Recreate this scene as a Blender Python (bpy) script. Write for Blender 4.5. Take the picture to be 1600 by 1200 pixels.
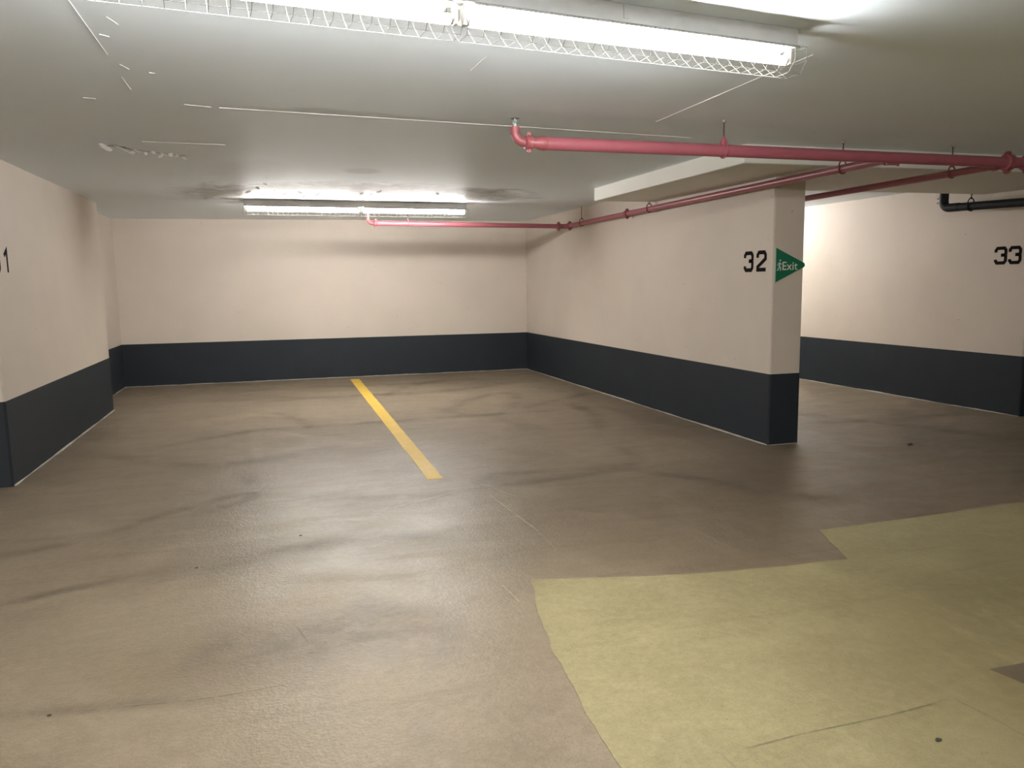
import bpy, bmesh, math, random
from mathutils import Vector, Matrix, noise

for o in list(bpy.data.objects):
    bpy.data.objects.remove(o, do_unlink=True)
sc = bpy.context.scene
C = sc.collection
random.seed(7)

# ------------------------------------------------------------------ camera
YAW, PITCH, ROLL, FPX, CAMH = math.radians(17.1277), math.radians(7.5077), math.radians(-0.8944), 1188.593, 1.4
Fv = Vector((math.sin(YAW)*math.cos(PITCH), math.cos(YAW)*math.cos(PITCH), -math.sin(PITCH)))
Rt = Vector((math.cos(YAW), -math.sin(YAW), 0)); Up = Rt.cross(Fv)
R2 = Rt*math.cos(ROLL) + Up*math.sin(ROLL); U2 = -Rt*math.sin(ROLL) + Up*math.cos(ROLL)
cam = bpy.data.objects.new('camera', bpy.data.cameras.new('camera'))
cam.data.sensor_fit = 'HORIZONTAL'; cam.data.sensor_width = 36; cam.data.lens = FPX/1600*36
cam.data.clip_start = .05; cam.data.clip_end = 100
cam.matrix_world = Matrix(((R2.x, U2.x, -Fv.x, 0), (R2.y, U2.y, -Fv.y, 0), (R2.z, U2.z, -Fv.z, CAMH), (0, 0, 0, 1)))
C.objects.link(cam); sc.camera = cam

# ------------------------------------------------------------------ world, exposure, lamp power
w = bpy.data.worlds.new('world'); sc.world = w; w.use_nodes = True
w.node_tree.nodes['Background'].inputs[0].default_value = (.02, .02, .02, 1)
w.node_tree.nodes['Background'].inputs[1].default_value = 1
vs = sc.view_settings
vs.view_transform = 'Standard'; vs.look = 'None'; vs.gamma = 1; vs.use_curve_mapping = False
vs.exposure = 3.5
TUBE_COLOR = (1.0, .985, .960)
TUBE_POWER = 24.0
NEAR_TUBES, FAR_TUBES, BAY_TUBES, FILL_TUBES = .80, .95, .78, 1.25         # tube strength tuned per fixture; last is for the added fill lamps

# ------------------------------------------------------------------ plan of the garage (metres)
XR, XC, YC, YB = 4.008, 4.312, 5.517, 12.110          # wall 32: faces, near end, back wall
XL, XL2, YL, YLN = -1.8755, -2.139, 9.821, 6.191       # wall 31 pier and its recess
X33, Y33 = 7.245, 5.83
HB = .6205                                             # height of the dark painted band
XP, YPN, YPF, YPF2, DP = 3.3016, 4.909, 7.639, 6.40, .1316
X0, X1, Y0 = -9.0, 13.0, -6.0
def fz(x, y): return -.00416*x - .001057*y
def cz(x, y): return 2.33357 + .003055*x + .0058416*y

# ------------------------------------------------------------------ material helpers
def nt(name):
    m = bpy.data.materials.new(name); m.use_nodes = True
    return m, m.node_tree, m.node_tree.nodes['Principled BSDF']
def N(t, typ, **kw):
    n = t.nodes.new(typ)
    for k, v in kw.items():
        if k.startswith('_'): setattr(n, k[1:], v)
        else: n.inputs[k].default_value = v
    return n
def L(t, a, b): t.links.new(a, b)
def math_(t, op, a, b=None, clamp=False):
    n = t.nodes.new('ShaderNodeMath'); n.operation = op; n.use_clamp = clamp
    for i, v in enumerate((a, b)):
        if v is None: continue
        if isinstance(v, (int, float)): n.inputs[i].default_value = v
        else: L(t, v, n.inputs[i])
    return n.outputs[0]
def ramp(t, fac, lo, hi, a=0., b=1.):
    n = t.nodes.new('ShaderNodeMapRange'); n.interpolation_type = 'SMOOTHSTEP'
    L(t, fac, n.inputs['Value'])
    n.inputs['From Min'].default_value = lo; n.inputs['From Max'].default_value = hi
    n.inputs['To Min'].default_value = a; n.inputs['To Max'].default_value = b
    return n.outputs['Result']
def mix(t, fac, a, b):
    n = t.nodes.new('ShaderNodeMix'); n.data_type = 'RGBA'
    if isinstance(fac, (int, float)): n.inputs['Factor'].default_value = fac
    else: L(t, fac, n.inputs['Factor'])
    for s, v in ((6, a), (7, b)):
        if isinstance(v, tuple): n.inputs[s].default_value = (*v, 1)
        else: L(t, v, n.inputs[s])
    return n.outputs[2]
def coords(t, scale=(1, 1, 1), rot=0):
    tc = t.nodes.new('ShaderNodeTexCoord'); mp = t.nodes.new('ShaderNodeMapping')
    mp.inputs['Scale'].default_value = scale; mp.inputs['Rotation'].default_value = (0, 0, rot)
    L(t, tc.outputs['Object'], mp.inputs['Vector']); return mp.outputs[0]
def noise_(t, vec, scale, detail=4, rough=.55, dist=0):
    n = N(t, 'ShaderNodeTexNoise', Scale=scale, Detail=detail, Roughness=rough, Distortion=dist)
    L(t, vec, n.inputs['Vector']); return n.outputs['Fac']
def bump(t, bs, h, strength, dist):
    b = N(t, 'ShaderNodeBump', Strength=strength, Distance=dist)
    L(t, h, b.inputs['Height']); L(t, b.outputs[0], bs.inputs['Normal']); return b
def plain(name, col, rough=.5, metal=0., var=.06, scale=6.):
    m, t, b = nt(name)
    v = coords(t); n = noise_(t, v, scale)
    a = tuple(min(1, c*(1-var)) for c in col); c2 = tuple(min(1, c*(1+var)) for c in col)
    L(t, mix(t, n, a, c2), b.inputs['Base Color'])
    b.inputs['Roughness'].default_value = rough; b.inputs['Metallic'].default_value = metal
    return m
def ellipse(t, vec, cx, cy, rx, ry, edge=.5, warp=None, wamt=.3):
    """soft mask: 1 inside an ellipse in plan, 0 outside"""
    s = t.nodes.new('ShaderNodeSeparateXYZ'); L(t, vec, s.inputs[0])
    dx = math_(t, 'DIVIDE', math_(t, 'SUBTRACT', s.outputs[0], cx), rx)
    dy = math_(t, 'DIVIDE', math_(t, 'SUBTRACT', s.outputs[1], cy), ry)
    d = math_(t, 'SQRT', math_(t, 'ADD', math_(t, 'MULTIPLY', dx, dx), math_(t, 'MULTIPLY', dy, dy)))
    if warp is not None: d = math_(t, 'ADD', d, math_(t, 'MULTIPLY', math_(t, 'SUBTRACT', warp, .5), wamt))
    return ramp(t, d, 1-edge, 1+edge, 1, 0)

# ------------------------------------------------------------------ surface materials
def mat_wall():
    m, t, b = nt('cream_wall_paint')
    v = coords(t)
    big = noise_(t, v, .9, 5, .6); mid = noise_(t, v, 5, 5, .65); fine = noise_(t, v, 60, 3, .6)
    col = mix(t, ramp(t, big, .3, .75), (.62, .543, .465), (.57, .498, .425))
    smear = ramp(t, mid, .60, .80)
    streak = noise_(t, coords(t, (1, 1, 3.2)), 1.6, 6, .7, .6)
    smear = math_(t, 'MULTIPLY', smear, ramp(t, streak, .5, .75))
    col = mix(t, math_(t, 'MULTIPLY', smear, .75), col, (.42, .375, .32))
    vo = N(t, 'ShaderNodeTexVoronoi', Scale=4.0); L(t, v, vo.inputs['Vector'])
    pit = ramp(t, vo.outputs['Distance'], .020, .036, .6, 0)     # form-tie pits and chips
    col = mix(t, pit, col, (.16, .13, .1))
    L(t, col, b.inputs['Base Color']); b.inputs['Roughness'].default_value = .62
    b.inputs['Specular IOR Level'].default_value = .35
    h = math_(t, 'ADD', math_(t, 'MULTIPLY', mid, .6), math_(t, 'MULTIPLY', fine, .25))
    bump(t, b, h, .25, .006)
    return m
def mat_band():
    m, t, b = nt('charcoal_band_paint')
    v = coords(t); n = noise_(t, v, 2.2, 5, .6); s = noise_(t, v, 30, 4, .7)
    col = mix(t, n, (.016, .021, .027), (.025, .031, .038))
    col = mix(t, ramp(t, s, .68, .8, 0, .25), col, (.06, .06, .06))
    L(t, col, b.inputs['Base Color']); b.inputs['Roughness'].default_value = .62; b.inputs['Specular IOR Level'].default_value = .25
    bump(t, b, noise_(t, v, 9, 5, .6), .2, .006)
    return m
def mat_ceiling():
    m, t, b = nt('white_ceiling_paint')
    v = coords(t); big = noise_(t, v, .7, 5, .6); fine = noise_(t, v, 90, 3, .7); mid = noise_(t, v, 7, 6, .65)
    col = mix(t, big, (.78, .86, .925), (.83, .905, .97))
    # ringed, blistered water stain by the far lamp, widened and darkened against its glare
    wp = noise_(t, coords(t, (1, .8, 1)), 2.4, 6, .65, .8)
    st = ellipse(t, v, 1.0, 8.60, 1.7, .95, .25, wp, 1.0)
    ringn = noise_(t, coords(t, (.8, 2.6, 1)), 2.2, 7, .72, 1.2)
    ring = math_(t, 'MULTIPLY', ramp(t, ringn, .40, .50), ramp(t, ringn, .50, .60, 1, 0))
    col = mix(t, math_(t, 'MULTIPLY', st, .85), col, (.33, .29, .24))
    col = mix(t, math_(t, 'MULTIPLY', math_(t, 'MULTIPLY', st, ring), .8), col, (.20, .175, .145))
    spot = ellipse(t, v, .78, 6.78, .15, .16, .35, wp, 1.2)
    col = mix(t, math_(t, 'MULTIPLY', spot, .4), col, (.38, .37, .35))
    spot2 = ellipse(t, v, -.13, 7.1, .28, .75, .5, wp, 1.0)
    col = mix(t, math_(t, 'MULTIPLY', spot2, .3), col, (.40, .39, .37))
    L(t, col, b.inputs['Base Color']); b.inputs['Roughness'].default_value = .58
    b.inputs['Specular IOR Level'].default_value = .5
    blister = math_(t, 'MULTIPLY', st, math_(t, 'ADD', ring, ringn))
    h = math_(t, 'ADD', math_(t, 'MULTIPLY', mid, .35), math_(t, 'MULTIPLY', fine, .12))
    h = math_(t, 'ADD', h, math_(t, 'MULTIPLY', blister, 1.5))
    bump(t, b, h, .3, .006)
    return m
def floor_nodes(name, c_dark, c_mid, c_light, rough_lo, rough_hi, grain, gdist, streak_rot, streak_amt, spec=.5, dirt_falloff=()):
    m, t, b = nt(name)
    v = coords(t)
    big = noise_(t, v, .55, 6, .6, .4); mid = noise_(t, v, 2.3, 7, .65, .5); fine = noise_(t, v, 26, 6, .7)
    swirl = noise_(t, coords(t, (.35, 1.5, 1), streak_rot), 2.6, 6, .65, 1.4)
    col = mix(t, ramp(t, big, .3, .7), c_dark, c_mid)
    col = mix(t, ramp(t, mid, .42, .72, 0, .7), col, c_light)
    col = mix(t, ramp(t, swirl, .5, .75, 0, streak_amt), col, tuple(c*.62 for c in c_mid))
    col = mix(t, ramp(t, fine, .35, .7, 0, .22), col, tuple(c*1.5 for c in c_light))
    for cx, cy, rx, ry, amt in dirt_falloff:                  # lanes dirtied by turning wheels, also darkened where lamplight falls off
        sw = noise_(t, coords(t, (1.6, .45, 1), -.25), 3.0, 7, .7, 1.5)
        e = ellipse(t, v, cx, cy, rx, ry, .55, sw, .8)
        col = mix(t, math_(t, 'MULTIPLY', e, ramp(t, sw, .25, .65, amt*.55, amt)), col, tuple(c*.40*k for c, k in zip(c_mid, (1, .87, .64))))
    gr = noise_(t, v, 130, 3, .7); blot = noise_(t, v, 6.5, 6, .7, .3)
    col = mix(t, ramp(t, gr, .30, .55, .38, 0), col, tuple(c*.55 for c in c_mid))
    col = mix(t, ramp(t, blot, .50, .75, 0, .32), col, tuple(c*.60 for c in c_mid))
    speck = noise_(t, v, 70, 2, .5)
    col = mix(t, ramp(t, speck, .72, .80, 0, .5), col, (.05, .04, .03))
    L(t, col, b.inputs['Base Color'])
    L(t, ramp(t, math_(t, 'ADD', math_(t, 'MULTIPLY', mid, .6), math_(t, 'MULTIPLY', swirl, .4)), .35, .68, rough_lo, rough_hi), b.inputs['Roughness'])
    b.inputs['Specular IOR Level'].default_value = spec
    g = noise_(t, v, grain, 3, .6); g2 = noise_(t, v, 22, 4, .6)
    h = math_(t, 'ADD', g, math_(t, 'MULTIPLY', g2, .7))
    bump(t, b, h, .55, gdist)
    return m
WALL = mat_wall(); BAND = mat_band(); CEIL = mat_ceiling()
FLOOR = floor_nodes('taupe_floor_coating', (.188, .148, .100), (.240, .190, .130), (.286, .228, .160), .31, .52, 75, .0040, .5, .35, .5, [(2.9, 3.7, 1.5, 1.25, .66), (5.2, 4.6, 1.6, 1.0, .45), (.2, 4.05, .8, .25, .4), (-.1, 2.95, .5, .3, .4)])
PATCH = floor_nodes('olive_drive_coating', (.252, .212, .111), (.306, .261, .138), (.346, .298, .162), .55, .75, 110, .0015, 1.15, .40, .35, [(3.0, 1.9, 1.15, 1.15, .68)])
YELLOW = floor_nodes('yellow_line_paint', (.66, .43, .05), (.74, .50, .06), (.66, .44, .11), .45, .65, 95, .002, .5, .18)
RED = plain('red_pipe_paint', (.35, .100, .125), .34, 0, .12, 9)
REDFIT = plain('red_fitting_paint', (.30, .08, .09), .4, 0, .2, 20)
BLACKP = plain('black_pipe_plastic', (.005, .007, .009), .6); BLACKP.node_tree.nodes['Principled BSDF'].inputs['Specular IOR Level'].default_value = .25
STEEL = plain('dull_steel', (.36, .36, .35), .42, .85, .15, 20)
DARKST = plain('dark_rod_steel', (.09, .055, .055), .5, .5)
BRASS = plain('sprinkler_brass', (.30, .33, .31), .45, .7)
HOUSE = plain('lamp_housing_enamel', (.50, .50, .48), .5, 0, .15, 14)
REFL = plain('reflector_enamel', (.36, .35, .31), .45)
WIRE = plain('guard_wire_zinc', (.050, .048, .042), .8, 0)
GREEN = plain('sign_green', (.012, .155, .078), .38, 0, .05)
SIGNW = plain('sign_pale_print', (.62, .66, .58), .5)
SIGNE = plain('sign_edge', (.45, .58, .47), .5)
INK = plain('black_stencil_paint', (.010, .009, .008), .9, 0, .3, 30); INK.node_tree.nodes['Principled BSDF'].inputs['Specular IOR Level'].default_value = .1
PLATE = plain('pale_plate_plastic', (.60, .53, .45), .5)
CAULK = plain('base_sealant', (.40, .36, .31), .7, 0, .25, 12)
PANEL = plain('drop_panel_paint', (.74, .725, .66), .65, 0, .05, 3)
SEAM = plain('raised_seam_paint', (.86, .87, .87), .6)
FLAKE = plain('peeling_paint', (.88, .88, .87), .7)
BARE = plain('bare_concrete', (.40, .395, .38), .85, 0, .3, 30)
CRUMB = plain('dark_crumb', (.045, .038, .030), .8)
def tube_mat(name, k):
    m, t, b = nt(name); b.inputs['Base Color'].default_value = (1, 1, 1, 1)
    b.inputs['Emission Color'].default_value = (*TUBE_COLOR, 1); b.inputs['Emission Strength'].default_value = TUBE_POWER*k
    return m
TUBE = tube_mat('tube_light', NEAR_TUBES); TUBE_FAR = tube_mat('tube_light_far', FAR_TUBES); TUBE_BAY = tube_mat('tube_light_bay', BAY_TUBES); TUBE_FILL = tube_mat('tube_light_fill', FILL_TUBES)
def mark_material(name, col, strength, rough):
    m, t, b = nt(name)
    uv = t.nodes.new('ShaderNodeUVMap'); s = t.nodes.new('ShaderNodeSeparateXYZ'); L(t, uv.outputs[0], s.inputs[0])
    a = math_(t, 'MULTIPLY', ramp(t, s.outputs[0], 0, .5), ramp(t, s.outputs[0], .5, 1, 1, 0))
    e = math_(t, 'MULTIPLY', ramp(t, s.outputs[1], 0, .18), ramp(t, s.outputs[1], .8, 1, 1, 0))
    v = coords(t); n = noise_(t, v, 3.5, 6, .7); n2 = noise_(t, v, 40, 3, .6)
    k = math_(t, 'MULTIPLY', math_(t, 'MULTIPLY', a, e), ramp(t, n, .32, .62))
    k = math_(t, 'MULTIPLY', k, ramp(t, n2, .2, .65, .5, 1))
    L(t, math_(t, 'MULTIPLY', k, strength), b.inputs['Alpha'])
    b.inputs['Base Color'].default_value = (*col, 1); b.inputs['Roughness'].default_value = rough
    return m
TYRE = mark_material('tyre_rubber_mark', (.060, .045, .031), .22, .5)
SCUFF = mark_material('pale_scuff', (.62, .56, .46), .30, .3)
CRACK = mark_material('crack_dirt', (.09, .07, .045), .55, .7)

# ------------------------------------------------------------------ object helpers
def obj(name, bm, mat, parent=None, smooth=False):
    bmesh.ops.recalc_face_normals(bm, faces=bm.faces[:])
    me = bpy.data.meshes.new(name); bm.to_mesh(me); bm.free()
    me.materials.append(mat)
    if smooth:
        for p in me.polygons: p.use_smooth = True
        me.set_sharp_from_angle(angle=math.radians(40))
    o = bpy.data.objects.new(name, me); C.objects.link(o)
    if parent: o.parent = parent
    return o
def tag(o, label, cat, group=None):
    o['label'] = label; o['category'] = cat
    if group: o['group'] = group
    return o
def thing(name, label, cat, loc=(0, 0, 0), rotz=0, group=None):
    o = bpy.data.objects.new(name, None); C.objects.link(o); o.empty_display_size = .1
    o.location = loc; o.rotation_euler = (0, 0, rotz)
    return tag(o, label, cat, group)
def struct(o, label=None):
    o['kind'] = 'structure'
    if label: o['label'] = label
    return o
def nb(): return bmesh.new()
def add_box(bm, x0, x1, y0, y1, z0, z1, bev=0):
    r = bmesh.ops.create_cube(bm, size=1)
    for v in r['verts']:
        v.co = Vector(((x0+x1)/2+v.co.x*(x1-x0), (y0+y1)/2+v.co.y*(y1-y0), (z0+z1)/2+v.co.z*(z1-z0)))
    if bev:
        es = {e for v in r['verts'] for e in v.link_edges}
        bmesh.ops.bevel(bm, geom=list(es), offset=bev, segments=2, affect='EDGES', profile=.5)
    return bm
def add_tube(bm, pts, r, seg=16, cap=True, radii=None):
    pts = [Vector(p) for p in pts]; rings = []
    prev = None
    for i, p in enumerate(pts):
        d = (pts[min(i+1, len(pts)-1)] - pts[max(i-1, 0)]).normalized()
        if prev is None:
            a = Vector((0, 0, 1)) if abs(d.z) < .9 else Vector((1, 0, 0))
            n = d.cross(a).normalized()
        else: n = (prev - d*prev.dot(d)).normalized()
        prev = n; bn = d.cross(n)
        rr = radii[i] if radii else r
        rings.append([bm.verts.new(p + n*rr*math.cos(2*math.pi*k/seg) + bn*rr*math.sin(2*math.pi*k/seg)) for k in range(seg)])
    for a, c in zip(rings, rings[1:]):
        for k in range(seg): bm.faces.new((a[k], a[(k+1) % seg], c[(k+1) % seg], c[k]))
    if cap: bm.faces.new(rings[0][::-1]); bm.faces.new(rings[-1])
    return bm
def fillet(pts, rad, n=8):
    """polyline with rounded inner corners"""
    pts = [Vector(p) for p in pts]; out = [pts[0]]
    for a, c, d in zip(pts, pts[1:], pts[2:]):
        u = (a-c).normalized(); v = (d-c).normalized(); ang = u.angle(v)
        tl = rad/math.tan(ang/2); ctr = c + (u+v).normalized()*(rad/math.sin(ang/2))
        s, e = c+u*tl-ctr, c+v*tl-ctr
        ln = s.length; th = s.angle(e)
        for i in range(n+1): out.append(ctr + (s*math.sin((1-i/n)*th) + e*math.sin(i/n*th))/math.sin(th))
    return out + [pts[-1]]
def prism(bm, poly, zlo, zhi):
    lo = [bm.verts.new((x, y, zlo(x, y))) for x, y in poly]; hi = [bm.verts.new((x, y, zhi(x, y))) for x, y in poly]
    n = len(poly)
    for i in range(n): bm.faces.new((lo[i], lo[(i+1) % n], hi[(i+1) % n], hi[i]))
    bm.faces.new(lo[::-1]); bm.faces.new(hi); return bm
def offset_poly(poly, d):
    n = len(poly); out = []
    area = sum(poly[i][0]*poly[(i+1) % n][1]-poly[(i+1) % n][0]*poly[i][1] for i in range(n))
    s = 1 if area > 0 else -1
    for i in range(n):
        p0, p1, p2 = Vector(poly[i-1]), Vector(poly[i]), Vector(poly[(i+1) % n])
        e1 = (p1-p0).normalized(); e2 = (p2-p1).normalized()
        n1 = Vector((e1.y, -e1.x))*s; n2 = Vector((e2.y, -e2.x))*s
        b = (n1+n2).normalized(); out.append(tuple(p1 + b*(d/max(.3, b.dot(n1)))))
    return out
def chamfer(x0, x1, y0, y1, c):
    return [(x0+c, y0), (x1-c, y0), (x1, y0+c), (x1, y1-c), (x1-c, y1), (x0+c, y1), (x0, y1-c), (x0, y0+c)]
def ring(bm, poly, dz_lo, dz_hi, out, wob=0):
    """thin shell round a footprint: band of paint or bead of sealant"""
    po = offset_poly(poly, out); n = len(poly)
    V = lambda p, dz: bm.verts.new((p[0], p[1], fz(*p)+dz))
    il = [V(p, dz_lo) for p in poly]; ih = [V(p, dz_hi) for p in poly]
    ol = [V(p, dz_lo) for p in po]; oh = [V(p, dz_hi) for p in po]
    for i in range(n):
        j = (i+1) % n
        bm.faces.new((ol[i], ol[j], oh[j], oh[i])); bm.faces.new((ih[i], oh[i], oh[j], ih[j])); bm.faces.new((il[i], il[j], ol[j], ol[i]))
    return bm
def ragged(bm, pts, wmin, wmax, normal, step=.06, h=.004):
    """uneven bead of sealant along the foot of a wall"""
    pr = None
    for a, c in zip(pts, pts[1:]):
        a = Vector(a); c = Vector(c); nseg = max(2, int((c-a).length/step)); nn = Vector(normal)
        for i in range(nseg+1):
            p = a.lerp(c, i/nseg)
            k = max(0, .5+.9*noise.noise(Vector((p.x*2.3, p.y*2.3, 1.7)))+.5*noise.noise(Vector((p.x*11, p.y*11, 4))))
            ww = wmin+(wmax-wmin)*k; q = p+nn*ww
            ring_ = [bm.verts.new((p.x, p.y, fz(p.x, p.y)+h+ww*.5)), bm.verts.new((q.x, q.y, fz(q.x, q.y)+.0012))]
            if pr: bm.faces.new((pr[0], ring_[0], ring_[1], pr[1]))
            pr = ring_
    return bm

# ------------------------------------------------------------------ setting
def slab(name, zf, th, mat):
    bm = nb()
    prism(bm, [(X0, Y0), (X1, Y0), (X1, YB+.25), (X0, YB+.25)], (lambda x, y: zf(x, y)-th) if th > 0 else zf, zf if th > 0 else (lambda x, y: zf(x, y)-th))
    return struct(obj(name, bm, mat))
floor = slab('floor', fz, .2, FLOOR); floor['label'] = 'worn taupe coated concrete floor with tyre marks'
ceiling = slab('ceiling', cz, -.2, CEIL); ceiling['label'] = 'white painted concrete ceiling with seams, peeling paint and a water stain'

tops = lambda x, y: cz(x, y)
def wall(name, poly, label, bside, blabel, edges=()):
    wl = struct(obj(name, prism(nb(), poly, fz, tops), WALL), label)
    if bside: struct(obj('baseboard_'+bside, ring(nb(), poly, 0, HB, .003), BAND), blabel)
    return wl
wall('wall_back', [(X0, YB), (X1, YB), (X1, YB+.25), (X0, YB+.25)], 'cream back wall behind the two bays', 'back', 'charcoal painted band along the back wall')
pier = chamfer(-2.45, XL, YLN, YL, .012)
wall('wall_left', pier, 'cream wall on the left bearing number 31', 'left', 'charcoal painted band on the left wall')
wall('wall_left_recess', [(-2.45, YL), (XL2, YL), (XL2, YB), (-2.45, YB)], 'short recessed cream wall in the back left corner', 'left_recess', 'charcoal painted band in the left recess')
w32 = chamfer(XR, XC, YC, YB, .010)
w32 = [p for p in w32]
wall('wall_right', w32, 'cream dividing wall bearing number 32', 'right', 'charcoal painted band on dividing wall 32')
w33 = chamfer(X33, X33+.30, Y33, YB, .010)
wall('wall_far_right', w33, 'cream wall at far right bearing number 33', 'far_right', 'charcoal painted band on wall 33')
wall('wall_front', [(X0, Y0), (X0, Y0-.2), (X1, Y0-.2), (X1, Y0)], 'cream wall behind the viewer', 'front', 'charcoal painted band behind the viewer')
wall('wall_west', [(X0-.2, Y0), (X0, Y0), (X0, YB), (X0-.2, YB)], 'cream outer wall far to the left', 'west', 'charcoal painted band far left')
wall('wall_east', [(X1, Y0), (X1+.2, Y0), (X1+.2, YB), (X1, YB)], 'cream outer wall far to the right', 'east', 'charcoal painted band far right')

def trim(n, pts, normal, wmin=0., wmax=.016):
    o = struct(obj('trim_%d' % n, ragged(nb(), pts, wmin, wmax, normal), CAULK), 'ragged pale sealant line at the foot of the wall')
off = .0032
trim(1, [(XL2, YB-off, 0), (XR, YB-off, 0)], (0, -1, 0))
trim(2, [(XR-off, YB, 0), (XR-off, YC, 0)], (-1, 0, 0))
trim(3, [(XR, YC-off, 0), (XC, YC-off, 0)], (0, -1, 0), 0, .01)
trim(4, [(X33-off, YB, 0), (X33-off, Y33, 0)], (-1, 0, 0))
trim(5, [(XL+off, YLN, 0), (XL+off, YL, 0)], (1, 0, 0))
trim(6, [(XL2+off, YL, 0), (XL2+off, YB, 0)], (1, 0, 0))

# thickened slab round the columns
def drop(x0, x1, y0, y1):
    bm = prism(nb(), [(x0, y0), (x1, y0), (x1, y1), (x0, y1)], lambda x, y: cz(x, y)-DP, lambda x, y: cz(x, y)+.01)
    bmesh.ops.bevel(bm, geom=[e for e in bm.edges if all(v.co.z < cz(v.co.x, v.co.y)-.05 for v in e.verts)], offset=.006, segments=1, affect='EDGES')
    o = obj('drop_panel', bm, PANEL, ceiling); o['label'] = 'boxed-down slab section beside the dividing wall'; return o
drop(XP, XR, YPN, YPF)
drop(XR, XR+.304, YPN, YC)
drop(XR+.304, X33, YPN, YPF2)
drop(X33, 9.2, YPN, Y33)

# raised seams left by the formwork
def seam(a, c, wd=.006):
    a = Vector(a); c = Vector(c); d = (c-a).normalized(); n = Vector((-d.y, d.x)); k = max(2, int((c-a).length/.12))
    bm = nb(); pr = None
    for i in range(k+1):
        p = a.lerp(c, i/k); j = .5+.8*abs(noise.noise(Vector((p.x*6, p.y*6, 3)))); ww = wd*.5*j*(1 if 0 < i < k else .2)
        z = cz(p.x, p.y)
        l, r_, m_ = p-n*ww, p+n*ww, p
        row = [bm.verts.new((l.x, l.y, z+.0005)), bm.verts.new((m_.x, m_.y, z-.0035*j)), bm.verts.new((r_.x, r_.y, z+.0005))]
        if pr: bm.faces.new((pr[0], pr[1], row[1], row[0])); bm.faces.new((pr[1], pr[2], row[2], row[1]))
        pr = row
    return obj('seam', bm, SEAM, ceiling)
for a, c, wd in [((-.86, 4.409), (-.805, 4.424), .006), ((-.398, 4.461), (-.268, 4.493), .007), ((-.227, 4.499), (1.457, 4.642), .008),
              ((1.457, 4.642), (2.774, 4.759), .007), ((-.776, 5.646), (-.264, 5.663), .009), ((2.277, 4.324), (2.265, 2.886), .006),
              ((-.594, 2.6), (-.598, 3.59), .004), ((-.607, 3.949), (-.607, 4.189), .003), ((-.478, 3.84), (-.455, 3.848), .006),
              ((-.51, 3.1), (-.487, 3.18), .008), ((.898, 3.476), (.91, 3.248), .004), ((-.577, 3.729), (-.552, 3.806), .006), ((-.574, 3.314), (-.545, 3.336), .005)]:
    seam(a, c, wd)
# torn strip of paint above wall 31: bare concrete with curled flakes along it
peel = [(-1.07, 5.90), (-.985, 5.84), (-.938, 5.90), (-.894, 5.985), (-.802, 6.045), (-.728, 6.11), (-.611, 6.20), (-.56, 6.20)]
bm = nb(); pr = None
for i in range(29):
    f = i/28*(len(peel)-1); k = min(int(f), len(peel)-2); p = Vector(peel[k]).lerp(Vector(peel[k+1]), f-k)
    ww = (.055 if f < 2.3 else .022)*(.35+abs(noise.noise(Vector((f*2.1, 0, 5))))*1.5)*(1 if 0 < i < 28 else .1)
    row = [bm.verts.new((p.x+ww*.3, p.y-ww, cz(*p)-.001)), bm.verts.new((p.x-ww*.3, p.y+ww, cz(*p)-.001))]
    if pr: bm.faces.new((pr[0], row[0], row[1], pr[1]))
    pr = row
o = obj('bare_strip', bm, BARE, ceiling); o['label'] = 'grey bare concrete where paint has torn away'
def flake(x, y, s, rot, tilt):
    bm = nb(); n = 7; vs_ = []
    for k in range(n):
        a = 2*math.pi*k/n; r_ = s*(.6+.5*random.random())
        px, py = r_*math.cos(a)*1.4, r_*math.sin(a)
        q = Matrix.Rotation(rot, 2) @ Vector((px, py))
        vs_.append((x+q.x, y+q.y, cz(x, y)-.004-tilt*s*(1+math.cos(a))))
    lo = [bm.verts.new(v) for v in vs_]; hi = [bm.verts.new((v[0], v[1], v[2]+.0015)) for v in vs_]
    for k in range(n): bm.faces.new((lo[k], lo[(k+1) % n], hi[(k+1) % n], hi[k]))
    bm.faces.new(lo[::-1]); bm.faces.new(hi)
    obj('paint_flake', bm, FLAKE, ceiling)
for x, y, s in [(-1.02, 5.79, .040), (-.92, 5.84, .046), (-.90, 6.06, .016), (-.86, 5.96, .018), (-.82, 6.10, .014), (-.76, 6.02, .016),
                (-.73, 6.18, .018), (-.70, 6.09, .016), (-.655, 6.10, .018), (-.62, 6.15, .014), (-.585, 6.26, .014), (-1.06, 5.9, .014)]:
    flake(x, y, s, random.random()*3, .5)
for i in range(26):                                    # blistered flakes round the water stain
    x = random.uniform(-.35, 2.2); y = 8.45+random.gauss(0, .18)
    flake(x, y, random.uniform(.010, .026), random.random()*3, random.uniform(.2, .5))
for x, y, s in [(-.03, 7.7, .02), (-.02, 7.3, .014), (-.10, 8.0, .025), (-.28, 8.2, .02), (-.2, 8.35, .03), (-.02, 6.9, .012)]:
    flake(x, y, s, random.random()*3, .4)

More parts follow.
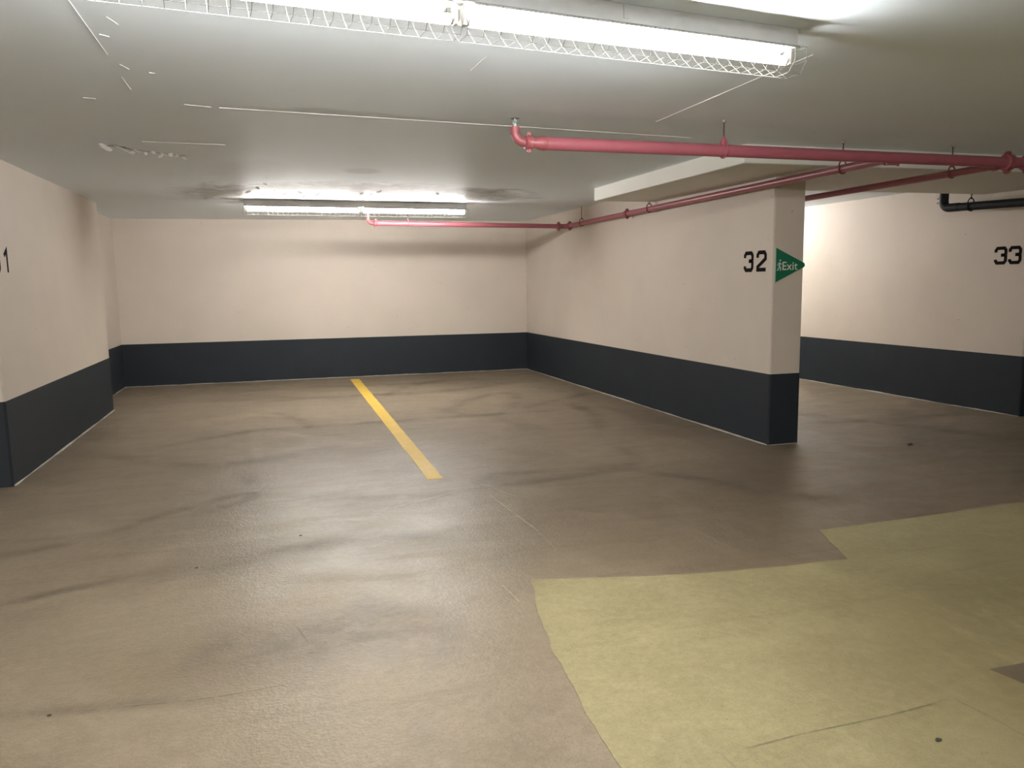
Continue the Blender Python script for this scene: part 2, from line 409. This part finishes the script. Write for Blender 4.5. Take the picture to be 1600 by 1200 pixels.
# ------------------------------------------------------------------ floor coatings and marks
pe = [(1.10, 3.31), (1.49, 3.21), (1.89, 3.12), (2.33, 3.07), (2.71, 3.05), (2.88, 3.47), (3.67, 3.49), (4.47, 3.52), (7.5, 3.6), (7.5, -5), (1.2, -5), (1.0, .6),
      (.90, 1.5), (.89, 1.88), (.90, 2.08), (.92, 2.29), (.94, 2.49), (.97, 2.70), (1.01, 2.94), (1.05, 3.10)]
pp = []
for i, a in enumerate(pe):                             # ragged trowelled edge
    c = pe[(i+1) % len(pe)]; n = max(1, int((Vector(c)-Vector(a)).length/.045)); n = min(n, 60)
    for k in range(n):
        p = Vector(a).lerp(Vector(c), k/n); j = .006 if i < 12 else .012
        pp.append((p.x+j*noise.noise(Vector((p.x*9, p.y*9, 0))), p.y+j*noise.noise(Vector((p.x*9, p.y*9, 9)))))
bm = nb(); hi = [bm.verts.new((x, y, fz(x, y)+.003)) for x, y in pp]; lo = [bm.verts.new((x, y, fz(x, y)-.001)) for x, y in pp]
bm.faces.new(hi)
for i in range(len(pp)): bm.faces.new((hi[i], hi[(i+1) % len(pp)], lo[(i+1) % len(pp)], lo[i]))
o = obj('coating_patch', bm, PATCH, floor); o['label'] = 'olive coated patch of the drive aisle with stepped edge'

def strip(pts, width, mat, name, dz=.0015, sub=6, zf=fz):
    """a flat mark lying on the floor, uv 0-1 across and along"""
    P = [Vector(p) for p in pts]; S = []
    for i in range(len(P)-1):
        a = P[max(i-1, 0)]; c = P[i]; d = P[i+1]; e = P[min(i+2, len(P)-1)]
        for k in range(sub):
            u = k/sub
            S.append(.5*((2*c)+(d-a)*u+(2*a-5*c+4*d-e)*u*u+(3*c-a-3*d+e)*u**3))
    S.append(P[-1])
    bm = nb(); uvl = bm.loops.layers.uv.new('UVMap'); rows = []
    for i, s in enumerate(S):
        d = (S[min(i+1, len(S)-1)]-S[max(i-1, 0)]).normalized(); n = Vector((-d.y, d.x))*width/2
        rows.append([bm.verts.new((q.x, q.y, zf(q.x, q.y)+dz)) for q in (s-n, s, s+n)])
    for i in range(len(S)-1):
        for k in range(2):
            f = bm.faces.new((rows[i][k], rows[i][k+1], rows[i+1][k+1], rows[i+1][k]))
            for lp, (uu, vv) in zip(f.loops, ((k/2, i), (k/2+.5, i), (k/2+.5, i+1), (k/2, i+1))): lp[uvl].uv = (uu, vv/(len(S)-1))
    return obj(name, bm, mat, floor)
z_ = .0012
for i, (pts, wd) in enumerate([
    ([(-1.7, 4.42), (-1.31, 4.60), (-1.05, 4.74), (-.7, 5.1), (-.28, 5.42), (.1, 5.6)], .10),
    ([(-1.5, 3.7), (-1.12, 3.86), (-.9, 3.95), (-.5, 4.08)], .08),
    ([(-1.1, 2.78), (-.79, 2.74), (-.51, 2.70), (-.2, 2.62)], .07),
    ([(-1.4, 7.0), (-.8, 7.5), (-.25, 7.85), (.5, 7.88), (1.43, 7.91), (2.15, 7.93), (3.19, 7.95), (3.9, 8.2)], .16),
    ([(-.3, 5.42), (.46, 5.03), (1.06, 4.97), (1.79, 5.07), (2.39, 5.16), (2.66, 5.35), (2.78, 5.74), (2.74, 6.2)], .13),
    ([(-.32, 6.1), (-.22, 5.6), (-.27, 5.2), (-.62, 5.03)], .12),
    ([(-.5, 3.95), (.17, 4.18), (.65, 4.14), (1.2, 4.0)], .16),
    ([(1.67, 8.0), (2.08, 8.84), (2.6, 9.4), (2.9, 9.3), (2.58, 8.4), (2.07, 7.66)], .16),
    ([(2.6, 8.1), (3.2, 8.6), (3.9, 9.1)], .14),
    ([(-.4, 9.9), (.81, 9.95), (2.07, 9.98), (3.3, 10.4)], .2),
    ([(-.1, 9.0), (.19, 8.3), (.3, 7.7)], .14),
    ([(2.5, 5.15), (2.87, 4.7), (3.05, 4.3), (3.5, 3.9)], .12),
    ([(1.25, 5.15), (1.63, 5.33), (2.12, 5.28), (2.6, 5.3)], .14),
    ([(-1.6, 7.3), (-.7, 6.45), (-.1, 6.5), (.6, 6.8)], .2),
    ([(.2, 11.2), (1.6, 10.9), (3.2, 11.2)], .25),
    ([(1.35, 9.8), (1.7, 10.6), (2.4, 11.2)], .16),
    ([(2.9, 6.6), (3.2, 7.4), (3.3, 8.6)], .18),
    ([(5.0, 7.3), (5.6, 6.2), (6.2, 5.0)], .22),
    ([(4.6, 6.4), (5.8, 6.1), (7.0, 6.2)], .16),
    ([(.2, 3.3), (.5, 3.0), (.55, 2.6)], .3),
    ([(-.4, 3.1), (0, 2.95), (.3, 3.1)], .35)]):
    strip(pts, wd*1.7, TYRE, 'tyre_mark', .0010+i*.00012)
for i, (pts, wd) in enumerate([
    ([(1.31, 4.85), (1.34, 4.4), (1.37, 3.95)], .02), ([(1.37, 4.15), (1.36, 3.62)], .015), ([(.94, 3.45), (.97, 3.05)], .015),
    ([(.80, 6.15), (.86, 5.6), (.95, 5.05)], .02), ([(1.02, 6.5), (1.0, 5.7), (1.06, 5.02)], .02), ([(.95, 5.9), (1.3, 5.2), (1.5, 4.6)], .02),
    ([(-.2, 5.2), (.4, 4.9), (.9, 4.5)], .03), ([(.1, 5.3), (.5, 4.75), (.6, 4.4)], .03), ([(.2, 4.5), (.7, 4.75), (1.2, 5.0)], .035), ([(-.05, 4.6), (.5, 4.85), (1.1, 5.1)], .025),
    ([(.2, 4.65), (.42, 4.5), (.3, 4.3)], .05), ([(-.75, 5.55), (-.5, 5.5)], .03), ([(2.3, 8.95), (2.36, 8.9)], .04)]):
    strip(pts, wd, SCUFF, 'scuff_mark', .0038+i*.0001)
for i, (pts, wd) in enumerate([
    ([(1.2, 1.83), (1.49, 1.845), (1.82, 1.845), (2.11, 1.86)], .012), ([(2.11, 1.86), (2.13, 1.71), (2.14, 1.55)], .008), ([(1.2, 1.84), (1.21, 1.7)], .008),
    ([(-.7, 2.71), (-.3, 2.66), (0, 2.67)], .006), ([(2.35, 1.99), (2.39, 1.97), (2.41, 1.80)], .008)]):
    strip(pts, wd, CRACK, 'hairline_crack', .0046+i*.0001)
pl = strip([(2.41, 1.80), (2.5, 1.965)], .01, CRACK, 'hairline_crack', .0052)
# darker repair square at the right edge of the olive coating
bm = nb()
prism(bm, [(2.40, 1.97), (2.42, 1.86), (2.9, 1.84), (2.95, 1.96)], lambda x, y: fz(x, y)+.002, lambda x, y: fz(x, y)+.0042)
o = obj('repair_patch', bm, plain('dark_repair_coat', (.105, .080, .048), .6, 0, .25, 14), floor); o['label'] = 'dark taupe repair square in the olive coating'

# yellow bay line: brushed ends, a few millimetres of paint
bm = nb(); n = 60; rows = []
for i in range(n+1):
    y = 5.372+(11.80-5.372)*i/n; xl = .998+(1.038-.998)*i/n; xr = 1.112+(1.176-1.112)*i/n
    ja, jb = (.006*noise.noise(Vector((0, y*5, k))) for k in (1, 7))
    rows.append([(xl+ja, y), (xr+jb, y)])
hi = [[bm.verts.new((x, y, fz(x, y)+.0030)) for x, y in r_] for r_ in rows]; lo = [[bm.verts.new((x, y, fz(x, y)+.0002)) for x, y in r_] for r_ in rows]
for i in range(n):
    bm.faces.new((hi[i][0], hi[i][1], hi[i+1][1], hi[i+1][0]))
    for k in (0, 1): bm.faces.new((hi[i][k], hi[i+1][k], lo[i+1][k], lo[i][k]))
for e in (0, n): bm.faces.new((hi[e][0], hi[e][1], lo[e][1], lo[e][0]))
tag(obj('parking_line', bm, YELLOW), 'worn yellow painted line dividing the two parking bays on the floor', 'parking line')

# ------------------------------------------------------------------ fluorescent fixtures
FL = 2.736
def make_fixture(label):
    rt = thing('fluorescent_fixture', label, 'light fixture', group='fluorescent lamps on the ceiling')
    h = FL/2
    hs = obj('housing', add_box(nb(), -h, h, -.034, .034, -.064, 0, .003), HOUSE, rt)
    for x in (-.6, .6): obj('mounting_strap', add_box(nb(), x-.012, x+.012, -.0375, .0375, -.05, -.002, .002), HOUSE, hs)
    for s in (-1, 1):
        xa, xb = sorted((s*.035, s*(h-.005)))
        bm = nb(); prof = [(-.056, -.078), (-.040, -.068), (.050, -.067), (.115, -.088), (.1165, -.0865), (.051, -.0645), (-.041, -.0645), (-.0575, -.0765)]
        A = [bm.verts.new((xa, y, z)) for y, z in prof]; B = [bm.verts.new((xb, y, z)) for y, z in prof]
        for k in range(8): bm.faces.new((A[k], A[(k+1) % 8], B[(k+1) % 8], B[k]))
        bm.faces.new(A[::-1]); bm.faces.new(B)
        obj('reflector', bm, REFL, rt)
        ta, tb = sorted((s*.034, s*(h-.036)))
        tb_ = obj('tube', add_tube(nb(), [(ta, 0, -.112), (tb, 0, -.112)], .0165, 20), TUBE, rt, True)
        for x, d in ((ta, -1), (tb, 1)):
            bm = add_tube(nb(), [(x, 0, -.112), (x+d*.012, 0, -.112)], .0150, 16); obj('tube_cap', bm, STEEL, tb_, True)
            bm = nb(); a, c = sorted((x+d*.012, x+d*.026)); add_box(bm, a, c, -.013, .013, -.128, -.067, .002); obj('lamp_holder', bm, HOUSE, rt)
        # wire guard: hoops every 53 mm and six long wires
        ga, gb = sorted((s*.010, s*(h+.012)))
        gp = [(-.070, -.076), (-.070, -.125), (-.036, -.166), (.036, -.166), (.085, -.125), (.120, -.085)]
        bm = nb(); wr = .0009; nh = 25
        for k in range(nh):
            x = ga+(gb-ga)*k/(nh-1)
            add_tube(bm, [(x, y, z) for y, z in gp], wr, 5)
        for y, z in (gp[0], gp[2], gp[3], gp[5]): add_tube(bm, [(ga, y, z), (gb, y, z)], wr, 5)
        xe = gb if s > 0 else ga
        for z in (-.076, -.125): add_tube(bm, [(xe, -.070, z), (xe, .070, z)], wr, 5)
        obj('wire_guard', bm, WIRE, rt)
    return rt
def place_fixture(o, cx, cy, rot):
    o.location = (cx, cy, cz(cx, cy)); o.rotation_euler = (0, math.atan(-.003055), rot)
def dup(root, label):
    def cp(o, par):
        c = o.copy(); C.objects.link(c); c.parent = par
        for ch in list(o.children): cp(ch, c)
        return c
    r_ = cp(root, None); r_['label'] = label; return r_
lamp = make_fixture('nearest wire-guarded twin fluorescent fixture at the top of the picture')
a = math.radians(6.0)
place_fixture(lamp, .612, 2.497, a)
lamp2 = dup(lamp, 'far twin fluorescent fixture below the stained ceiling near the back wall')
place_fixture(lamp2, 1.03, 9.329, math.radians(3.8)); lamp2.scale.x = .958
lamp3 = dup(lamp, 'twin fluorescent fixture in the bay beyond wall 32, hidden by that wall')
place_fixture(lamp3, 5.68, 9.75, math.radians(3.8))
# unseen fixtures added left and behind the viewer, filling light on ceiling and walls
fill_lamp_left = dup(lamp, 'added fill light, an unseen twin fluorescent fixture further to the left')
place_fixture(fill_lamp_left, -5.4, 2.15, a)
fill_lamp_behind = dup(lamp, 'added fill light, an unseen twin fluorescent fixture behind the viewer')
place_fixture(fill_lamp_behind, 1.2, -3.9, a)
for l_, mt in ((lamp2, TUBE_FAR), (lamp3, TUBE_BAY), (fill_lamp_behind, TUBE_FILL), (fill_lamp_left, TUBE_FILL)):
    shared = None
    for c in l_.children:
        if c.name.split('.')[0] == 'tube':
            c.data = c.data.copy(); c.data.materials[0] = mt

# ------------------------------------------------------------------ sprinkler pipes
def coupling(parent, p, axis, r, name='coupling'):
    """grooved clamp coupling: two raised shoulders, a waist and two bolt lugs"""
    p = Vector(p); d = Vector(axis).normalized(); n = d.cross(Vector((0, 0, 1))).normalized()
    bm = nb()
    add_tube(bm, [p-d*r*.75, p-d*r*.6, p-d*r*.3, p+d*r*.3, p+d*r*.6, p+d*r*.75], r, 20, radii=[r*1.12, r*1.35, r*1.28, r*1.28, r*1.35, r*1.12])
    o = obj(name, bm, REDFIT, parent, True)
    for s in (-1, 1):
        bm = nb(); q = p+Vector((0, 0, 1))*s*r*1.45
        add_tube(bm, [q-n*r*.62, q+n*r*.62], r*.22, 6); add_tube(bm, [q-n*r*.3, q+n*r*.3], r*.42, 8)
        obj('bolt', bm, REDFIT, o)
    return o
def hanger(parent, p, r, ztop, mat, axis, bell=False):
    """threaded rod from the slab, with a loop round the pipe"""
    p = Vector(p); d = Vector(axis).normalized(); n = d.cross(Vector((0, 0, 1))).normalized(); z = Vector((0, 0, 1))
    bm = nb(); pts = []
    for k in range(21):
        a = math.radians(-90-150+300*k/20) if False else 2*math.pi*k/20
        pts.append(p+n*math.sin(a)*(r+.006)+z*(-math.cos(a))*(r+.006)*(1 if math.cos(a) > 0 else 1.75))
    add_tube(bm, pts, .0055, 6, cap=False)
    o = obj('hanger', bm, mat, parent, True)
    apex = p+z*(r+.006)*1.75
    bm = nb(); add_tube(bm, [apex-z*.012, (apex.x, apex.y, ztop)], .0048, 8)
    obj('rod', bm, DARKST if mat is not BLACKP else mat, o, True)
    bm = nb(); add_tube(bm, [apex-z*.010, apex+z*.008], .009, 6); obj('nut', bm, mat, o)
    bm = nb(); add_tube(bm, [(apex.x, apex.y, ztop-.012), (apex.x, apex.y, ztop)], .013, 10); obj('anchor', bm, STEEL, o)
    if bell:
        bm = nb(); add_tube(bm, [p+z*(r*.8), p+z*(r+.02), apex+z*.01], .02, 12, radii=[.024, .018, .008]); obj('clevis', bm, mat, o, True)
    return o
def head(parent, x, y, z0, zdef):
    """upright sprinkler: brass body, two frame arms, toothed deflector"""
    bm = nb(); add_tube(bm, [(x, y, z0), (x, y, z0+.018), (x, y, z0+.018), (x, y, z0+.026)], .012, 12, radii=[.016, .016, .011, .009])
    o = obj('sprinkler_head', bm, BRASS, parent, True)
    bm = nb()
    for s in (-1, 1): add_tube(bm, [(x+s*.009, y, z0+.02), (x+s*.013, y, z0+.03), (x+s*.004, y, zdef-.004)], .0028, 6)
    add_tube(bm, [(x, y, z0+.02), (x, y, zdef)], .0045, 8)
    obj('frame_arm', bm, BRASS, o)
    bm = nb(); ctr = bm.verts.new((x, y, zdef+.004)); rim = []
    for k in range(32):
        a = 2*math.pi*k/32; rr = .028 if k % 2 else .020
        rim.append(bm.verts.new((x+rr*math.cos(a), y+rr*math.sin(a), zdef-.004)))
    for k in range(32): bm.faces.new((ctr, rim[k], rim[(k+1) % 32]))
    c2 = bm.verts.new((x, y, zdef))
    for k in range(32): bm.faces.new((c2, rim[(k+1) % 32], rim[k]))
    obj('deflector', bm, BRASS, o)
MY, MZ, MR = 4.20, 2.187, .037
mp = thing('sprinkler_main_pipe', 'thick red sprinkler main hung across the ceiling in front of wall 32', 'pipe', (3.5, MY, MZ))
def rel(o, par):                                       # parts are modelled in world space
    o.matrix_parent_inverse = Matrix.Translation(-par.location); return o
def fix(par):
    for c in par.children: rel(c, par)
obj('pipe', add_tube(nb(), [(1.50, MY, MZ), (9.5, MY, MZ)], MR, 24), RED, mp, True)
bm = nb(); add_tube(bm, [(1.40, MY, MZ), (1.46, MY, MZ), (1.475, MY, MZ), (1.505, MY, MZ), (1.52, MY, MZ)], MR, 20, radii=[.030, .030, .036, .040, .0375])
obj('reducer', bm, REDFIT, mp, True)
obj('elbow', add_tube(nb(), fillet([(1.43, MY, MZ), (1.335, MY, MZ), (1.335, MY, MZ+.075)], .055), .024, 16), REDFIT, mp, True)
bm = nb(); add_tube(bm, [(1.335, MY, MZ+.045), (1.335, MY, MZ+.082)], .027, 14); obj('elbow_collar', bm, REDFIT, mp, True)
coupling(mp, (1.415, MY, MZ), (1, 0, 0), .030)
head(mp, 1.335, MY, MZ+.080, MZ+.131)
hanger(mp, (2.672, MY, MZ), MR, cz(2.67, MY), RED, (1, 0, 0), True)
hanger(mp, (6.9, MY, MZ), MR, cz(6.9, MY), RED, (1, 0, 0), True)
coupling(mp, (4.945, MY, MZ), (1, 0, 0), MR*1.12, 'tee_coupling')
coupling(mp, (5.12, MY, MZ), (1, 0, 0), MR)
fix(mp)

BX, BZ, BR, BYF = 3.945, 2.182, .029, 10.10
bp = thing('sprinkler_branch_pipe', 'red sprinkler branch running along the top of wall 32 and across the back bay', 'pipe', (BX, 7, BZ))
obj('pipe', add_tube(nb(), [(BX, MY+.04, BZ), (BX, BYF-.07, BZ)], BR, 20), RED, bp, True)
obj('pipe', add_tube(nb(), [(BX-.07, BYF, BZ), (1.32, BYF, 2.203)], BR+.002, 20), RED, bp, True)
obj('elbow', add_tube(nb(), fillet([(BX, BYF-.11, BZ), (BX, BYF, BZ), (BX-.11, BYF, BZ)], .07), .033, 16), REDFIT, bp, True)
coupling(bp, (BX, BYF-.12, BZ), (0, 1, 0), .034)
coupling(bp, (BX-.12, BYF, BZ), (1, 0, 0), .034)
coupling(bp, (BX, 8.18, BZ), (0, 1, 0), .032)
obj('elbow', add_tube(nb(), fillet([(1.33, BYF, 2.203), (1.205, BYF, 2.203), (1.205, BYF, 2.285)], .055), .024, 16), REDFIT, bp, True)
coupling(bp, (1.30, BYF, 2.203), (1, 0, 0), .031)
head(bp, 1.205, BYF, 2.285, 2.335)
for y in (9.55, 7.63, 4.66): hanger(bp, (BX, y, BZ), BR, cz(BX, y)-(DP if YPN < y < YPF else 0), REDFIT, (0, 1, 0))
hanger(bp, (1.72, BYF, 2.20), BR, cz(1.7, BYF), REDFIT, (1, 0, 0))
sd = obj('saddle_tee', add_tube(nb(), [(BX, MY+.038, BZ-.004), (BX, MY+.055, BZ-.002), (BX, MY+.07, BZ)], .035, 18, radii=[.036, .036, .031]), REDFIT, bp, True)
bm = nb(); add_tube(bm, [(BX-.05, MY-.01, MZ-.043), (BX+.05, MY-.01, MZ-.043)], .008, 8); add_tube(bm, [(BX+.045, MY-.01, MZ-.055), (BX+.045, MY-.01, MZ-.035)], .008, 6)
so = obj('saddle_bolt', bm, REDFIT, mp); rel(so, mp)
fix(bp)

CX = 4.90
cp_ = thing('sprinkler_branch_pipe', 'red sprinkler branch running back into the bay beyond the column of wall 32', 'pipe', (CX, 7, 2.16))
obj('pipe', add_tube(nb(), [(CX, MY+.04, 2.170), (CX, 11.3, 2.150)], .027, 20), RED, cp_, True)
obj('outlet', add_tube(nb(), [(CX, MY+.036, 2.173), (CX, MY+.07, 2.170), (CX, MY+.085, 2.170)], .034, 18, radii=[.036, .036, .029]), REDFIT, cp_, True)
hanger(cp_, (CX, 4.62, 2.169), .027, cz(CX, 4.6), REDFIT, (0, 1, 0))
hanger(cp_, (CX, 9.2, 2.156), .027, cz(CX, 9.2), REDFIT, (0, 1, 0))
fix(cp_)

# ------------------------------------------------------------------ black drain pipe on wall 33
DX = 7.05
dp_ = thing('drain_pipe', 'black drain pipe dropping from the ceiling and turning along wall 33', 'pipe', (DX, 6.5, 2.14))
obj('pipe', add_tube(nb(), [(DX, 6.60, 2.142), (DX, 5.74, 2.112), (DX, 3.0, 2.01)], .043, 20), BLACKP, dp_, True)
obj('elbow', add_tube(nb(), fillet([(DX, 6.52, 2.140), (DX, 6.725, 2.147), (DX, 6.725, 2.30)], .075, 10), .046, 20), BLACKP, dp_, True)
obj('riser', add_tube(nb(), [(DX, 6.725, 2.26), (DX, 6.725, cz(DX, 6.7))], .043, 20), BLACKP, dp_, True)
for z in (2.205, 2.25): obj('clamp_screw', add_tube(nb(), [(DX-.035, 6.76, z), (DX-.045, 6.772, z)], .009, 8), STEEL, dp_)
hanger(dp_, (DX, 6.38, 2.134), .043, cz(DX, 6.38)-DP, BLACKP, (0, 1, 0))
hanger(dp_, (DX, 4.3, 2.058), .043, cz(DX, 4.3), BLACKP, (0, 1, 0))
fix(dp_)

# ------------------------------------------------------------------ stencilled bay numbers
GL = {
 '3': [[(.03, .72), (.03, .86), (.17, 1), (.83, 1), (.97, .86), (.97, .62), (.86, .53), (.97, .44), (.97, .14), (.83, 0), (.17, 0), (.03, .14), (.03, .24)], [(.52, .53), (.88, .53)]],
 '2': [[(.03, .70), (.03, .86), (.17, 1), (.83, 1), (.97, .86), (.97, .62), (.04, .16), (.04, 0), (1.02, 0)]],
 '1': [[(.25, .72), (.62, .98), (.62, -.06)]],
}
def ribbon(bm, pts, wd, f3, th):
    P = [Vector(p) for p in pts]; lo = []
    for i, p in enumerate(P):
        a = (p-P[i-1]).normalized() if i else (P[1]-p).normalized()
        c = (P[i+1]-p).normalized() if i < len(P)-1 else a
        n1 = Vector((-a.y, a.x)); n2 = Vector((-c.y, c.x)); b_ = (n1+n2).normalized(); k = wd/2/max(.45, b_.dot(n1))
        lo.append((p-b_*k, p+b_*k))
    V = [[bm.verts.new(f3(q, th)) for q in r_] + [bm.verts.new(f3(q, 0)) for q in r_] for r_ in lo]
    for a, c in zip(V, V[1:]):
        bm.faces.new((a[0], a[1], c[1], c[0])); bm.faces.new((a[0], c[0], c[2], a[2])); bm.faces.new((a[1], a[3], c[3], c[1]))
    for e in (V[0], V[-1]): bm.faces.new((e[0], e[1], e[3], e[2]))
def number(text, label, base, right, normal, hgt, slots, wd):
    """slots: start and width of each digit along the wall; base: lower left corner"""
    base = Vector(base); rv = Vector(right); nv = Vector(normal)
    t_ = thing('painted_number', label, 'number', base)
    for ch, (s, dw) in zip(text, slots):
        bm = nb()
        def f3(q, th): return rv*q.x + Vector((0, 0, 1))*q.y + nv*(th+.0005)
        for st in GL[ch]:
            ribbon(bm, [(s+x*dw, wd/2+y*(hgt-wd)) for x, y in st], wd, f3, .0012)
        obj('digit', bm, INK, t_)
number('32', 'black stencilled number 32 on the cream dividing wall', (XR, 5.935, 1.470), (0, -1, 0), (-1, 0, 0), .180, [(.012, .118), (.198, .118)], .033)
number('31', 'black stencilled number 31 at the left edge of the picture', (XL, 6.245, 1.535), (0, 1, 0), (1, 0, 0), .185, [(.012, .125), (.205, .16)], .030)
number('33', 'black stencilled number 33 on the wall at far right', (X33, 6.235, 1.519), (0, -1, 0), (-1, 0, 0), .185, [(.016, .122), (.178, .122)], .034)

# ------------------------------------------------------------------ exit sign on the column end
es = thing('exit_sign', 'green triangular exit sign pointing right on the end of wall 32', 'sign', (4.027, YC, 1.52))
def tri(bm, pts, y0, y1):
    F = [bm.verts.new((x, y0, z)) for x, z in pts]; B = [bm.verts.new((x, y1, z)) for x, z in pts]
    n = len(pts); bm.faces.new(F); bm.faces.new(B[::-1])
    for k in range(n): bm.faces.new((F[k], F[(k+1) % n], B[(k+1) % n], B[k]))
def rounded_tri(o_, tipx):
    pts = [(-.002-o_*.5, .143+o_*1.4), ]
    pts = [(0-o_, -.143-o_*1.6), (0-o_, .143+o_*1.6)]
    for k in range(9):
        a = math.radians(62-124*k/8); pts.append((tipx+(.021+o_)*math.cos(a), (.021+o_)*math.sin(a)))
    return pts
obj('backing', tri(nb_ := nb(), rounded_tri(.003, .266), -.010, -.002) or nb_, SIGNE, es)
obj('panel', tri(nb_ := nb(), rounded_tri(0, .266), -.0135, -.010) or nb_, GREEN, es)
cu = bpy.data.curves.new('lettering', 'FONT'); cu.body = 'Exit'; cu.size = .098; cu.extrude = .0006; cu.space_character = 1.04; cu.offset = .0008
to = bpy.data.objects.new('lettering_curve', cu); C.objects.link(to)
bpy.context.view_layer.update()
me = bpy.data.meshes.new_from_object(to.evaluated_get(bpy.context.evaluated_depsgraph_get()))
bpy.data.objects.remove(to, do_unlink=True)
me.materials.clear(); me.materials.append(SIGNW)
xs = [v.co.x for v in me.vertices]; mn, mx = min(xs), max(xs)
for v in me.vertices: v.co = Vector((.064+(v.co.x-mn)/(mx-mn)*.150, -.0141-v.co.z, v.co.y*1.0-.040))
lt = bpy.data.objects.new('lettering', me); C.objects.link(lt); lt.parent = es; lt['label'] = 'pale lettering reading Exit'
bm = nb()
def f3s(q, th): return Vector((q.x, -.0136-th, q.y))
for pts, wd in ([((.036, .024), (.034, -.010)), .013], [((.034, -.008), (.046, -.026), (.044, -.047)), .0085], [((.034, -.008), (.026, -.028), (.012, -.046)), .0085],
                [((.036, .022), (.050, .008), (.060, .012)), .006], [((.036, .022), (.022, .012), (.016, -.004)), .006]):
    ribbon(bm, pts, wd, f3s, .0008)
hc = [(.040+.0075*math.cos(2*math.pi*k/12), .039+.0075*math.sin(2*math.pi*k/12)) for k in range(12)]
tri(bm, hc, -.0144, -.0136)
o = obj('pictogram', bm, SIGNW, es); o['label'] = 'pale walking figure'

# ------------------------------------------------------------------ small things
sp = thing('wall_plate', 'small pale blank cover plate in the back left corner', 'cover plate', (-2.085, YB, 1.29))
obj('plate', add_box(nb(), -.022, .022, -.008, 0, -.05, .05, .003), PLATE, sp)
bm = nb(); add_box(bm, -.006, .006, -.012, -.007, -.02, .02, .001); obj('rocker', bm, PLATE, sp)
for x, y, s, lb in [(5.15, 5.12, .022, 'small dark crumb on the floor beyond the column'), (1.87, 1.69, .009, 'small dark crumb on the olive coating near the lower right'),
                    (-.79, 2.72, .006, 'tiny dark crumb near the left foreground'), (.07, 4.36, .007, 'tiny dark crumb amid the pale floor scuffs'),
                    (-.45, 4.01, .006, 'tiny dark crumb at the end of a tyre mark on the left')]:
    bm = nb(); bmesh.ops.create_icosphere(bm, subdivisions=2, radius=1)
    for v in bm.verts:
        k = 1+.45*noise.noise(v.co*1.7+Vector((x, y, 0))); v.co = Vector((v.co.x*s*1.3*k, v.co.y*s*.8*k, max(0, v.co.z*.35+.25)*s*k))
    o = obj('grit_crumb', bm, CRUMB); o.location = (x, y, fz(x, y)+(.003 if x > 1 and y < 3 else 0)); tag(o, lb, 'debris')
